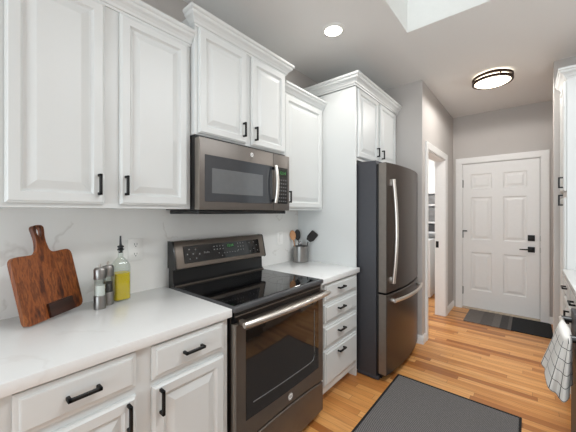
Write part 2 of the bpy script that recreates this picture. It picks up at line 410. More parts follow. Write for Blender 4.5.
for z in (e0, e1):
    bm.faces.new([bm.verts.new((x, y, z)) for x, y in ((d0, yd), (d1, yd), (d1, yd+.012), (d0, yd+.012))])
door = obj('door_1', bm, M_TRIM, auto=3); door['kind'] = 'structure'
obj('deadbolt', box(NB(), 1.712, 1.782, yd-.016, yd+.001, 1.005, 1.08, .004, 2), M_BLK, door)
lv = obj('lever_handle', box(NB(), 1.712, 1.782, yd-.012, yd+.001, .86, .93, .004, 2), M_BLK, door)
bm = NB(); tube(bm, [(1.747, yd-.010, .895), (1.747, yd-.045, .895)], .010); tube(bm, [(1.757, yd-.045, .895), (1.70, yd-.047, .895), (1.63, yd-.045, .894)], [.010, .009, .007])
obj('lever', bm, M_BLK, lv)
for z in (1.78, 1.06, .255):
    bm = NB(); box(bm, d0-.012, d0+.006, yd-.009, yd+.001, z-.052, z+.052, .002); tube(bm, [(d0-.003, yd-.010, z-.056), (d0-.003, yd-.010, z+.056)], .006)
    h = obj('hinge', bm, M_BLK, door)
    if abs(z-1.06) < .01: obj('door_stop', tube(NB(), [(d0, yd-.012, z+.045), (d0+.02, yd-.02, z+.046), (d0+.055, yd-.022, z+.046)], .007), M_BLK, h)
for z in (1.043, .895): obj('latch_plate', box(NB(), DX1-.0150, DX1-.0122, yd-.012, yd+.012, z-.03, z+.03), M_BLK, door)

# ---------------------------------------------------------------- left run: wall cabinets
def wall_cab(label, y0, y1, z0, z1, fx, name='wall_cabinet'):
    t = thing(name, label, 'cabinet', (0, (y0+y1)/2, z0))
    bm = NB(); box(bm, -.004, fx, y0+.0008, y1-.0008, z0, z1, .0012)
    obj('carcass', bm, M_CAB, t); return t
t = wall_cab('white wall cabinet at the far left edge, mostly cut off by the photo frame', -1.58, -.79, 1.389, 2.36, .28)
cab_door(t, -1.55, -1.20, 1.415, 2.28, .30); cab_door(t, -1.145, -.815, 1.415, 2.28, .30); crown(t, .28, -1.58, -.79, 2.285, scale=.95)
t = wall_cab('large white two-door wall cabinet left of the microwave, above the cutting board', -.79, -.0, 1.389, 2.36, .28)
cab_door(t, -.74, -.426, 1.407, 2.28, .30, -.449, 1.49); cab_door(t, -.364, -.026, 1.407, 2.28, .30, -.341, 1.493)
crown(t, .28, -.79, -.0012, 2.285, scale=.95)
t = wall_cab('deep white two-door wall cabinet above the microwave', .0005, .764, 1.80, 2.468, .32)
cab_door(t, .021, .365, 1.81, 2.385, .34, .335, 1.89); cab_door(t, .409, .745, 1.81, 2.385, .34, .437, 1.885)
crown(t, .32, .0045, .76, 2.39, .284, .284)
t = wall_cab('single-door white wall cabinet above the utensil crock', .765, 1.332, 1.389, 2.36, .28)
cab_door(t, .79, 1.30, 1.407, 2.28, .30, .83, 1.49); crown(t, .28, .766, 1.332, 2.285, scale=.95)
# tall end panel + fridge cabinet
t = thing('end_panel', 'tall white refrigerator end panel standing beside the drawer base', 'panel', (.3, 1.343, 0))
obj('panel', box(NB(), -.004, .61, 1.334, 1.353, 0, 2.43, .0015), M_CAB, t)
t = thing('refrigerator_cabinet', 'white two-door cabinet above the refrigerator', 'cabinet', (0, 1.83, 1.81))
obj('carcass', box(NB(), -.004, .60, 1.354, 2.319, 1.815, 2.51, .001), M_CAB, t)
cab_door(t, 1.372, 1.79, 1.84, 2.425, .62, 1.755, 1.935, .085); cab_door(t, 1.842, 2.266, 1.84, 2.425, .62, 1.873, 1.93, .085)
crown(t, .605, 1.333, 2.319, 2.437, .005, scale=1.1)
# base cabinets
def base_cab(label, y0, y1, toe=True):
    t = thing('base_cabinet', label, 'cabinet', (.3, (y0+y1)/2, 0))
    obj('carcass', box(NB(), .002, .62, y0+.0008, y1-.0008, .10, .874, .001), M_CAB, t)
    obj('toe_kick', box(NB(), .05, .535, y0+.001, y1-.001, 0, .0995), M_CAB, t); return t
t = base_cab('white base cabinet at the bottom left corner, mostly outside the photo', -1.58, -.79)
cab_drawer(t, -1.17, -.815, .735, .865, .63, .12); cab_door(t, -1.17, -.815, .12, .71, .63); 
t = base_cab('white base cabinet with two drawers over two doors, left of the range', -.79, -.012)
cab_drawer(t, -.758, -.432, .74, .865, .63, .092, None, .803); cab_drawer(t, -.374, -.042, .735, .862, .63, .092, None, .80)
cab_door(t, -.758, -.432, .12, .71, .63, -.462, .65, .095); cab_door(t, -.374, -.042, .12, .71, .63, -.346, .65, .095)
t = base_cab('narrow white base cabinet with four stacked drawers, right of the range', .79, 1.3335)
for z0, z1 in ((.745, .862), (.592, .718), (.42, .562), (.15, .392)): cab_drawer(t, .822, 1.302, z0, z1, .63, .09, 1.03, .351 if z0 < .2 else None)
# worktops
tag(obj('worktop', box(NB(), .0005, .647, -1.58, -.0035, .8755, .914, .003, 2), M_QTZ), 'white quartz worktop holding the cutting board, left of the range', 'countertop')
tag(obj('worktop', box(NB(), .0005, .649, .7665, 1.3335, .8755, .914, .003, 2), M_QTZ), 'short white quartz worktop holding the utensil crock, right of the range', 'countertop')
tag(obj('backsplash', box(NB(), -.0055, 0, -1.58, 1.3335, .9, 1.389), M_SPLASH), 'veined pale quartz backsplash slab behind the left worktop and range', 'backsplash')
# outlet plates
def plate(yc, zc, name, label, cat, w=.078, h=.122):
    t = thing(name, label, cat, (0, yc, zc))
    obj('wall_plate', box(NB(), .0003, .0055, yc-w/2, yc+w/2, zc-h/2, zc+h/2, .002, 2), M_PLATE, t); return t
t = plate(-.178, 1.159, 'wall_outlet', 'ivory double wall outlet on the backsplash behind the oil bottle', 'outlet')
for dz in (.027, -.027):
    out = [(.017*math.cos(a), min(max(.019*math.sin(a), -.0145), .0145)) for a in [2*PI*k/24 for k in range(24)]]
    r = obj('receptacle', prism(NB(), out, lambda u, v, w, dz=dz: Vector((w, -.178+u, 1.159+dz+v)), .005, .008), M_PLATE, t)
    bm = NB()
    for dy in (-.0065, .0065): box(bm, .0075, .0084, -.178+dy-.0013, -.178+dy+.0013, 1.159+dz-.001, 1.159+dz+.0085)
    tube(bm, [(.0075, -.178, 1.159+dz-.008), (.0084, -.178, 1.159+dz-.008)], .003)
    obj('socket_slots', bm, M_SLOT, r)
t = plate(1.065, 1.14, 'light_switch', 'white rocker switch plate on the backsplash right of the range', 'switch', .078, .118)
obj('rocker', box(NB(), .005, .010, 1.065-.017, 1.065+.017, 1.14-.034, 1.14+.034, .002), M_PLATE, t)

# ---------------------------------------------------------------- range
R = thing('range', 'slate grey freestanding electric range with black glass cooktop', 'stove', (.35, .381, 0))
Y0, Y1 = .001, .761
obj('body', box(NB(), .03, .628, Y0, Y1, .02, .895, .002), M_PLAS, R)
bm = NB(); box(bm, .060, .662, Y0-.002, Y1+.002, .893, .9205, .006, 3)
obj('cooktop_frame', bm, M_CKF, R)
obj('rear_trim', box(NB(), .0985, .106, Y0+.006, Y1-.006, .9208, .930, .002), M_RSL, R)
ck = obj('cooktop', box(NB(), .10, .640, Y0+.012, Y1-.012, .919, .9225, .001), M_BGLASS, R)
M_RING = simple('burner_ring_print', (34, 34, 36), .1)
for x, y, r in ((.26, .20, .085), (.26, .57, .075), (.48, .20, .10), (.48, .57, .11)):
    lathe_bm = NB(); lathe(lathe_bm, [(r-.002, .9226), (r-.002, .9228), (r, .9228), (r, .9226), (r-.002, .9226)], (x, y, 0), 40)
    obj('burner_ring', lathe_bm, M_RING, ck)
# backguard: riser, sloped console
bm = NB(); prism(bm, [(.03, .90), (.098, .905), (.098, .925), (.082, .94), (.078, 1.04), (.03, 1.04)], lambda u, v, w: Vector((u, w, v)), Y0+.004, Y1-.004, .002)
obj('backguard', bm, M_PLAS, R)
CS = [(.03, 1.035), (.112, 1.026), (.124, 1.032), (.089, 1.183), (.080, 1.192), (.03, 1.192)]
con = obj('control_console', prism(NB(), CS, lambda u, v, w: Vector((u, w, v)), Y0+.008, Y1-.008, .003), M_RSL, R)
for ya, yb in ((Y0-.002, Y0+.0078), (Y1-.0078, Y1+.002)):
    obj('end_cap', prism(NB(), [(.028, 1.03), (.11, 1.022), (.121, 1.030), (.086, 1.185), (.077, 1.194), (.028, 1.194)], lambda u, v, w: Vector((u, w, v)), ya, yb), M_PLAS, con)
dx, dz = (.089-.124), (1.183-1.032); L = math.hypot(dx, dz)
def CON(u, v, w):   # console face: u along y, v up the slope from its lower edge, w outward
    return Vector((.124 + dx/L*v + dz/L*w, u, 1.032 + dz/L*v - dx/L*w))
pan = obj('control_panel', prism(NB(), [(.06, .026), (.70, .026), (.70, .133), (.06, .133)], CON, .0005, .0025, .0008), M_BGLASS, con)
obj('clock_display', prism(NB(), [(.385, .092), (.455, .092), (.455, .124), (.385, .124)], CON, .0024, .0030), M_LEDD, pan)
text('clock_digits', '12:14', .026, CON, .42, .108, .0030, M_LED, pan)
text('panel_logo', 'Profile', .017, CON, .225, .080, .0024, M_MARK, pan)
bm = None
def dot(bm, u, v, s=.006, h=.004):
    s *= .75; h *= .75
    obj('key_marking', prism(NB(), [(u-s, v-h), (u+s, v-h), (u+s, v+h), (u-s, v+h)], CON, .0024, .0028), M_MARK, pan)
for u, v in ((.10, .05), (.145, .05), (.10, .11), (.145, .105), (.125, .08), (.17, .075), (.085, .08)): dot(bm, u, v, .005, .005)
for i in range(4):
    for j in range(2): dot(bm, .285+i*.024, .112-j*.02)
for i in range(6): dot(bm, .365+i*.023, .062, .006, .003)
for i in range(3):
    for j in range(3): dot(bm, .49+i*.024, .118-j*.024, .005, .005)
for u, v in ((.60, .112), (.645, .116), (.67, .09), (.64, .065), (.675, .05), (.60, .05), (.32, .065), (.345, .045)): dot(bm, u, v, .005, .004)
# oven door
def front_x(y): s = (y-.381)/.381; return .661 + .010*(1-s*s)
def curved_front(bm, y0, y1, zf0, zf1, xb, dx=0, n=20):
    cols_ = []
    for k in range(n+1):
        y = y0+(y1-y0)*k/n; a = zf0(y) if callable(zf0) else zf0; b = zf1(y) if callable(zf1) else zf1; x = front_x(y)+dx
        cols_.append([bm.verts.new(p) for p in ((xb, y, a), (x-.004, y, a), (x, y, a+.004), (x, y, b-.004), (x-.004, y, b), (xb, y, b))])
    for A, B in zip(cols_, cols_[1:]):
        for q in range(6): bm.faces.new((A[q], A[(q+1) % 6], B[(q+1) % 6], B[q]))
    bm.faces.new(cols_[0]); bm.faces.new(cols_[-1][::-1]); return bm
arc = lambda y: .232 + .028*(1-((y-.381)/.38)**2)
od = obj('oven_door', curved_front(NB(), .008, .754, lambda y: arc(y)+.010, .836, .6285), M_RSL, R)
obj('door_edge_trim', box(NB(), .630, .6635, .0035, .0078, .245, .836), M_SLATEL, od)
obj('glass_panel', curved_front(NB(), .066, .696, .35, .800, .660, .0012), M_OVENG, od)
bm = NB()
pts = [(.112, .425), (.60, .425), (.632, .432), (.645, .455), (.645, .745)]
dense = []
for (ya, za), (yb, zb) in zip(pts, pts[1:]):
    dense += [(ya+(yb-ya)*k/12, za+(zb-za)*k/12) for k in range(12)]
tube(bm, [(front_x(y)+.0020, y, z) for y, z in dense+[pts[-1]]], .0024, 6)
obj('window_edge_line', bm, M_RACK, od)
bm = NB(); hp = []
for k in range(19):
    s = -1+2*k/18; hp.append((.712+.020*(1-s*s), .381+.368*s, .846))
tube(bm, hp, [.013]+[.0165]*17+[.013], 14, 1.0)
hd = obj('handle', bm, M_HANDLE, od)
for y in (.035, .727): obj('handle_bracket', box(NB(), .661, .715, y-.012, y+.012, .834, .858, .003), M_RSL, hd)
bm = NB(); box(bm, .6285, .645, .010, .752, .842, .890)
obj('vent_strip', bm, M_PLAS, R)
bm = NB(); box(bm, .643, .648, .012, .75, .866, .872, .001); obj('vent_trim', bm, M_RSL, R)
def emblem(parent, mp, u, v, w, r, name='emblem'):
    bm = NB(); N = 32
    prism(bm, [(u+r*math.cos(2*PI*k/N), v+r*math.sin(2*PI*k/N)) for k in range(N)], mp, w, w+.0012)
    e = obj(name, bm, M_PLATE, parent)
    text('monogram', 'GE', r*.95, mp, u, v, w+.0012, M_CHAR, e)
    rb = NB()
    for k in range(N):
        a, b = 2*PI*k/N, 2*PI*(k+1)/N
        q = [(u+rr*math.cos(t_), v+rr*math.sin(t_)) for rr, t_ in ((r*.82, a), (r*.9, a), (r*.9, b), (r*.82, b))]
        prism(rb, q, mp, w+.0010, w+.0016)
    obj('emblem_ring', rb, M_CHAR, e)
emblem(od, EAST, .400, .312, front_x(.4)-.0004, .020)
obj('storage_drawer', curved_front(NB(), .008, .754, .045, arc, .6285, -.001), M_RSL, R)
for x in (.08, .58):
    for y in (.05, .71): obj('levelling_foot', tube(NB(), [(x, y, 0), (x, y, .022)], .018, 12), M_PLAS, R)

# ---------------------------------------------------------------- microwave
Mw = thing('microwave', 'slate grey over-the-range microwave under the deep white cabinet', 'microwave', (.18, .381, 1.37))
obj('body', box(NB(), .0, .322, .003, .761, 1.384, 1.7985, .002), M_PLAS, Mw)
obj('vent_base', box(NB(), .03, .335, .012, .752, 1.361, 1.3835, .003), M_PLAS, Mw)
dr = obj('door', box(NB(), .3225, .364, .0035, .586, 1.384, 1.780, .003, 2), M_MWF, Mw)
obj('edge_trim', box(NB(), .3225, .3635, .0015, .0034, 1.386, 1.778), M_SLATEL, dr)
g = obj('door_glass', box(NB(), .3635, .366, .036, .575, 1.430, 1.689, .001), M_MWG, dr)
obj('window_screen', box(NB(), .3655, .3668, .082, .483, 1.478, 1.618, .0004), M_MWS, g)
pc = obj('control_column', box(NB(), .3225, .364, .5885, .7605, 1.384, 1.780, .003, 2), M_MWF, Mw)
obj('keypad', box(NB(), .3635, .366, .628, .738, 1.432, 1.689, .001), M_BGLASS, pc)
obj('clock_window', box(NB(), .3655, .3664, .640, .728, 1.625, 1.675), M_LEDD, pc)
text('clock_digits', '12:14', .030, EAST, .684, 1.650, .3662, M_LED, pc)
M_KEY = simple('keypad_print', (92, 92, 92), .5)
for i in range(4):
    for j in range(7): obj('key', box(NB(), .3658, .3664, .640+i*.023, .655+i*.023, 1.605-j*.025-.010, 1.605-j*.025), M_KEY, pc)
hp = [(.392+.018*(1-(2*k/12-1)**2), .580, 1.437+.252*k/12) for k in range(13)]
hd = obj('handle', tube(NB(), hp, .0125, 12, 1.0, (0, 1, 0)), M_HANDLE, dr)
for z in (1.452, 1.674): obj('handle_bracket', box(NB(), .3645, .396, .571, .589, z-.010, z+.010, .003), M_PLAS, hd)
emblem(dr, EAST, .386, 1.738, .3638, .0145)

# ---------------------------------------------------------------- refrigerator
Fr = thing('refrigerator', 'tall slate grey bottom-freezer refrigerator with curved doors', 'refrigerator', (.45, 1.825, 0))
FY0, FY1 = 1.388, 2.262; fm = (FY0+FY1)/2; fh = (FY1-FY0)/2
obj('body', box(NB(), .03, .765, FY0, FY1, .03, 1.797, .004, 2), M_CHAR, Fr)
def fx(y): s = (y-fm)/fh; return .852 - .012*(s+1)/2 + .042*(1-abs(s)**2.2)
def fridge_door(z0, z1, n=28):
    bm = NB(); cs = []
    for k in range(n+1):
        y = FY0 + (FY1-FY0)*k/n; x = fx(y)
        cs.append([bm.verts.new(p) for p in ((.787, y, z0), (x-.006, y, z0), (x, y, z0+.006), (x, y, z1-.006), (x-.006, y, z1), (.787, y, z1))])
    for A, B in zip(cs, cs[1:]):
        for q in range(6): bm.faces.new((A[q], A[(q+1) % 6], B[(q+1) % 6], B[q]))
    bm.faces.new(cs[0]); bm.faces.new(cs[-1][::-1]); return bm
obj('door_gasket', box(NB(), .7655, .786, FY0+.01, FY1-.01, .06, 1.765), M_PLAS, Fr)
ud = obj('refrigerator_door', fridge_door(.722, 1.772), M_SLATE, Fr)
ld = obj('freezer_drawer', fridge_door(.062, .708), M_SLATE, Fr)
for d, z0, z1 in ((ud, .724, 1.770), (ld, .064, .706)):
    obj('side_edge', box(NB(), .788, fx(FY0)-.003, FY0-.0022, FY0-.0003, z0, z1, .0006), simple('satin_steel_edge', (132, 125, 118), .4, .8), d)
hp = [(.888+.026*(1-(2*k/16-1)**2), 1.440, .80+.83*k/16) for k in range(17)]
hd = obj('handle', tube(NB(), hp, .0145, 12, 1.15, (0, 1, 0)), M_HANDLE, ud)
for z in (.822, 1.612): obj('handle_bracket', box(NB(), fx(1.44)-.004, .902, 1.432, 1.458, z-.026, z+.026, .005, 2), M_HANDLE, hd)
hp = [(.897+.045*(1-(2*k/16-1)**2), 1.435+.75*k/16, .660) for k in range(17)]
hd = obj('handle', tube(NB(), hp, .0135, 12, 1.15), M_HANDLE, ld)
for y in (1.455, 2.165): obj('handle_bracket', box(NB(), fx(y)-.004, .905, y-.020, y+.020, .648, .672, .004, 2), M_HANDLE, hd)
obj('kick_grille', box(NB(), .70, .80, FY0+.03, FY1-.03, .012, .058, .003), M_PLAS, Fr)
bm = NB(); box(bm, .60, .785, FY0-.001, FY0+.05, .006, .034, .002)
obj('base_rail', bm, M_CHAR, Fr)
for x in (.1, .72):
    for y in (1.46, 2.19): obj('levelling_foot', tube(NB(), [(x, y, 0), (x, y, .035)], .02, 12), M_PLAS, Fr)
obj('hinge_cover', box(NB(), .72, .80, FY1-.09, FY1-.01, 1.773, 1.785, .003), M_PLAS, ud)

# ---------------------------------------------------------------- things on the worktops
# cutting board leaning on the backsplash; local frame: u along base, v up the board, w thickness (outwards)
bx_, by_, yaw, al, BW, BH = .226, -.6734, 2.1513, .2305, .275, .280
dv = Vector((math.cos(yaw), math.sin(yaw), 0)); nv = Vector((math.sin(yaw), -math.cos(yaw), 0))
upv = -nv*math.sin(al) + Vector((0, 0, math.cos(al))); wv = nv*math.cos(al) + Vector((0, 0, math.sin(al)))
roll = math.radians(1.6); du = dv*math.cos(roll)+upv*math.sin(roll); uv_ = upv*math.cos(roll)-dv*math.sin(roll)
B0 = Vector((bx_, by_, .9145 + .018*math.sin(al) + .0015))
BRD = lambda u, v, w: B0 + du*u + uv_*v + wv*w
def rounded(pts, rads, n=6):
    out = []; N = len(pts)
    for i, p in enumerate(pts):
        a, b, c = Vector(pts[i-1]), Vector(p), Vector(pts[(i+1) % N]); r = rads[i]
        d1_, d2_ = (a-b).normalized(), (c-b).normalized()
        p1, p2 = b+d1_*r, b+d2_*r
        for k in range(n+1):
            t_ = k/n; q = p1*(1-t_)**2 + b*2*t_*(1-t_) + p2*t_*t_; out.append((q.x, q.y))
    return out
hc = BW*.51
outl = rounded([(0, 0), (BW, 0), (BW, BH), (hc+.030, BH-.004), (hc+.019, BH+.055), (hc+.028, BH+.122), (hc-.028, BH+.122), (hc-.019, BH+.055), (hc-.030, BH-.004), (0, BH)],
               [.024, .03, .035, .022, .02, .022, .022, .02, .022, .03], 6)
bm = NB()
hole = [(hc+.0115*math.cos(2*PI*k/20), BH+.092+.022*math.sin(2*PI*k/20)) for k in range(20)]
# board face with a real hole: bridge via triangle fill
def holed(bm, outl, hole, mp, w0, w1):
    rings = {}
    for w in (w0, w1):
        vo = [bm.verts.new(mp(u, v, w)) for u, v in outl]; vh = [bm.verts.new(mp(u, v, w)) for u, v in hole]
        es = [bm.edges.new((vo[i], vo[(i+1) % len(vo)])) for i in range(len(vo))] + [bm.edges.new((vh[i], vh[(i+1) % len(vh)])) for i in range(len(vh))]
        bmesh.ops.triangle_fill(bm, use_beauty=True, use_dissolve=False, edges=es); rings[w] = (vo, vh)
    for j in (0, 1):
        A, B = rings[w0][j], rings[w1][j]; n = len(A)
        for k in range(n): bm.faces.new((A[k], A[(k+1) % n], B[(k+1) % n], B[k]))
holed(bm, outl, hole, BRD, -.018, 0)
tag(obj('cutting_board', bm, M_ACACIA), 'dark acacia cutting board with a holed handle leaning on the backsplash', 'cutting board')
bm = NB(); prism(bm, rounded([(.098, .002), (.215, .002), (.215, .062), (.098, .062)], [.004]*4, 2), BRD, .0008, .012)
stn = tag(obj('board_stand', bm, M_ACD), 'small dark wooden block propped against the foot of the cutting board', 'board stand')
# mills
def mill(x, y, mat, label):
    t = thing('pepper_mill' if mat is M_PEP else 'salt_mill', label, 'mill', (x, y, .9145)); r = .0255; z = .9145
    obj('base', lathe(NB(), [(r, z), (r, z+.060), (r-.001, z+.062), (0, z+.062)], (x, y, 0)), M_UTEN, t)
    obj('filling', lathe(NB(), [(r-.005, z+.0625), (r-.005, z+.110), (0, z+.111)], (x, y, 0)), mat, t)
    obj('window', lathe(NB(), [(r-.002, z+.0622), (r-.002, z+.140), (r-.0038, z+.140), (r-.0038, z+.0622), (r-.002, z+.0622)], (x, y, 0)), M_GLASS, t)
    obj('cap', lathe(NB(), [(0, z+.1402), (r, z+.1402), (r+.0005, z+.142), (r+.0005, z+.185), (r-.004, z+.192), (.006, z+.194), (0, z+.194)], (x, y, 0)), M_UTEN, t)
    obj('knob', lathe(NB(), [(.004, z+.194), (.004, z+.200), (.006, z+.203), (.006, z+.209), (.003, z+.212), (0, z+.212)], (x, y, 0), 14), M_HANDLE, t)
mill(.158, -.402, M_SALT, 'steel and glass mill half full of white salt, nearest the cutting board')
mill(.118, -.355, M_PEP, 'steel and glass mill of black peppercorns, just left of the oil bottle')
# oil bottle
ob = thing('oil_bottle', 'square glass bottle of yellow-green olive oil with pourer', 'bottle', (.082, -.284, .9145))
def sqlathe(bm, prof, c, p=5.0, seg=32):
    rings = []
    for r, z in prof:
        e = 2/p if r > .02 else 1.0
        rings.append([bm.verts.new((c[0]+r*math.copysign(abs(math.cos(a))**e, math.cos(a)), c[1]+r*math.copysign(abs(math.sin(a))**e, math.sin(a)), z)) for a in [2*PI*k/seg for k in range(seg)]])
    for A, B in zip(rings, rings[1:]):
        for k in range(seg): bm.faces.new((A[k], A[(k+1) % seg], B[(k+1) % seg], B[k]))
    bm.faces.new(rings[0][::-1]); bm.faces.new(rings[-1]); return bm
z = .9145; c_ = (.082, -.284)
sqlathe_bm = sqlathe(NB(), [(.037, z), (.040, z+.004), (.040, z+.165), (.038, z+.185), (.027, z+.205), (.014, z+.222), (.0125, z+.25), (.0145, z+.252), (.0145, z+.258), (.012, z+.259), (.0105, z+.256), (.0105, z+.224), (.024, z+.204), (.0355, z+.184), (.0375, z+.165), (.0375, z+.006)], c_)
obj('bottle_glass', sqlathe_bm, M_GLASS, ob)
obj('oil', sqlathe(NB(), [(.0368, z+.0068), (.0372, z+.010), (.0372, z+.142)], c_), M_OIL, ob)
obj('stopper', lathe(NB(), [(.0095, z+.245), (.0095, z+.2592), (.016, z+.2594), (.017, z+.264), (.011, z+.268), (.011, z+.272), (.016, z+.274), (.015, z+.280), (.006, z+.285), (0, z+.285)], (c_[0], c_[1], 0), 20), M_PLAS, ob)
obj('pour_spout', tube(NB(), [(c_[0], c_[1], z+.284), (c_[0], c_[1]-.001, z+.305), (c_[0]+.004, c_[1]-.002, z+.333)], [.0065, .005, .004], 10), M_CHAR, ob)
# utensil crock
cx, cy, z = .098, 1.247, .9145
ck = thing('utensil_crock', 'brushed steel utensil crock in the corner of the short worktop', 'utensil holder', (cx, cy, z))
obj('cup', lathe(NB(), [(.066, z), (.070, z+.003), (.070, z+.145), (.0675, z+.145), (.0675, z+.006), (0, z+.006)], (cx, cy, 0), 40), M_UTEN, ck)
def utensil(name, label, p0, p1, mat, hr=.005):
    t = thing(name, label, name.split('_')[-1], p0)
    obj('shaft', tube(NB(), [p0, p1], [hr, hr*.9], 8), mat, t)
    return t
# view-facing frames for the heads: right vector along image x, normal towards the room
rt = Vector((.767, .641, 0))
def head(parent, name, c, pts, up, mat, th=.008, rtv=rt):
    up = Vector(up).normalized(); r_ = (rtv - up*rtv.dot(up)).normalized(); n_ = r_.cross(up)
    cc = Vector(c)
    return obj(name, prism(NB(), pts, lambda u, v, w: cc + r_*u + up*v + n_*w, -th/2, th/2, .001), mat, parent)
oval = lambda a, b, n=24: [(a*math.cos(2*PI*k/n), b*math.sin(2*PI*k/n)) for k in range(n)]
p1 = (cx-.062, cy-.028, z+.205)
t = utensil('wooden_spoon', 'beech wooden spoon standing at the left of the steel crock', (cx-.02, cy-.03, z+.012), p1, M_SPOON)
head(t, 'bowl', (cx-.070, cy-.031, z+.242), oval(.028, .047), (-.12, -.05, 1), M_SPOON)
p1 = (cx-.050, cy+.026, z+.200)
t = utensil('black_spoon', 'black serving spoon standing behind the wooden spoon in the crock', (cx-.02, cy+.03, z+.012), p1, M_PLAS)
head(t, 'bowl', (cx-.056, cy+.024, z+.243), oval(.028, .052), (-.06, -.02, 1), M_PLAS)
p1 = (cx+.062, cy+.03, z+.185)
t = utensil('black_turner', 'black turner leaning out to the right of the steel crock', (cx+.022, cy+.022, z+.012), p1, M_PLAS)
tn = head(t, 'blade', (cx+.092, cy+.048, z+.232), [(-.022, -.050), (.022, -.050), (.038, -.02), (.038, .045), (.030, .052), (-.030, .052), (-.038, .045), (-.038, -.02)], (.55, .32, .75), M_PLAS, .005)
t = utensil('steel_ladle', 'short grey ladle in the middle of the steel crock', (cx+.022, cy-.03, z+.012), (cx+.004, cy-.012, z+.155), M_RACK)
bm = NB(); lathe(bm, [(0, -.022), (.014, -.018), (.021, -.006), (.022, .004), (.018, .016), (.008, .024), (0, .025)], (cx+.003, cy-.013, z+.166), 18)
obj('bowl', bm, M_RACK, t)

# ---------------------------------------------------------------- right run
def wdoor(parent, y0, y1, z0, z1, x, hy=None, hz=None, name='door', vertical=True, hl=.09):
    d = obj(name, nested(NB(), WEST, y0, y1, z0, z1, mirror(DOOR_P if name == 'door' else DRAW_P), x), M_CAB, parent, auto=3)
    if hy is not None: pull(d, WEST, hy, hz, x, hl, vertical, -1)
    return d
XF = 1.957
t = thing('pantry_cabinet', 'tall white pantry cabinet with crown molding at the right edge of the photo', 'cabinet', (2.25, 2.51, 0))
obj('carcass', box(NB(), XF, XR-.002, 2.322, 2.700, .0, 2.50, .001), M_CAB, t)
wdoor(t, 2.345, 2.685, 1.545, 2.43, 1.937, 2.375, 1.615); wdoor(t, 2.345, 2.685, .12, 1.49, 1.937, 2.375, 1.47)
bm = NB(); st = []
for o, h in CROWN: st.append([bm.verts.new(p) for p in ((XF-o, 2.699, 2.44+h), (XF-o, 2.322-o, 2.44+h), (XR-.003, 2.322-o, 2.44+h))])
for A, B in zip(st, st[1:]+st[:1]):
    for k in range(2): bm.faces.new((A[k], A[k+1], B[k+1], B[k]))
bm.faces.new([r[0] for r in st]); bm.faces.new([r[-1] for r in st][::-1])
obj('crown_molding', bm, M_CAB, t, auto=10)
def right_base(label, y0, y1):
    t = thing('base_cabinet', label, 'cabinet', (2.25, (y0+y1)/2, 0))
    obj('carcass', box(NB(), XF, XR-.002, y0+.0008, y1-.0008, .10, .874, .001), M_CAB, t)
    obj('toe_kick', box(NB(), XF+.075, XR-.05, y0+.001, y1-.001, 0, .0995), M_CAB, t)
    wdoor(t, y0+.03, y1-.03, .735, .862, 1.937, (y0+y1)/2, .812, 'drawer', False, .10)
    wdoor(t, y0+.03, y1-.03, .12, .71, 1.937, y0+.06, .64); return t
right_base('white base cabinet of the right-hand run, against the tall pantry', 1.845, 2.3205)
right_base('white base cabinet of the right-hand run, next to the towel', 1.341, 1.844)
right_base('white base cabinet of the right-hand run, nearest the camera', -.15, .845)
tag(obj('worktop', box(NB(), 1.928, XR-.001, -.15, 2.3205, .8755, .914, .003, 2), M_QTZ), 'white quartz worktop of the right-hand run, ending at the tall pantry', 'countertop')
dw = thing('dishwasher', 'dark-fronted dishwasher with a steel bar handle under the right-hand worktop', 'dishwasher', (2.25, 1.095, 0))
obj('body', box(NB(), 1.965, XR-.01, .848, 1.339, .02, .872), M_PLAS, dw)
dd = obj('door', box(NB(), 1.900, 1.9645, .851, 1.337, .12, .845, .004, 2), M_CHAR, dw)
obj('handle', tube(NB(), [(1.858, .95, .784), (1.856, 1.10, .784), (1.860, 1.325, .784)], .0115, 12), M_HANDLE, dd)
for y in (.985, 1.310): obj('handle_bracket', tube(NB(), [(1.902, y, .786), (1.860, y, .784)], .017, 12), M_PLAS, dd)
for x in (2.0, 2.5):
    for y in (.90, 1.29): obj('levelling_foot', tube(NB(), [(x, y, 0), (x, y, .025)], .015, 10), M_PLAS, dw)
# towel: gathered over the bar and flaring downwards
bm = NB(); uvl = bm.loops.layers.uv.new('uv'); NV, NA = 30, 56; grid = []
for j in range(NV+1):
    s = j/NV; row = []
    ztop = .780
    zz = ztop - .222*s
    cxx = 1.857 - .030*s; rx = .0240 + .0275*s**.9; ry = .160 + .012*s
    for k in range(NA+1):
        a = 2*PI*k/NA
        pl = 1 + (.05+.10*s)*math.sin(5*a+.8) + .05*s*math.sin(9*a+2)
        zz2 = zz - .030*s*math.sin(a*1.0+2.4) - .012*s*math.sin(3*a)
        row.append((cxx + rx*pl*math.cos(a), 1.075 + ry*pl*math.sin(a), zz2, (a/(2*PI))*.72, s*.40))
    grid.append(row)
V_ = [[bm.verts.new(p[:3]) for p in row[:-1]] for row in grid]
def quad(ids, uvs):
    f = bm.faces.new(ids)
    for lp, q in zip(f.loops, uvs): lp[uvl].uv = q
for j in range(NV):
    for k in range(NA):
        k2 = (k+1) % NA
        quad((V_[j][k], V_[j][k2], V_[j+1][k2], V_[j+1][k]), (grid[j][k][3:], grid[j][k+1][3:], grid[j+1][k+1][3:], grid[j+1][k][3:]))
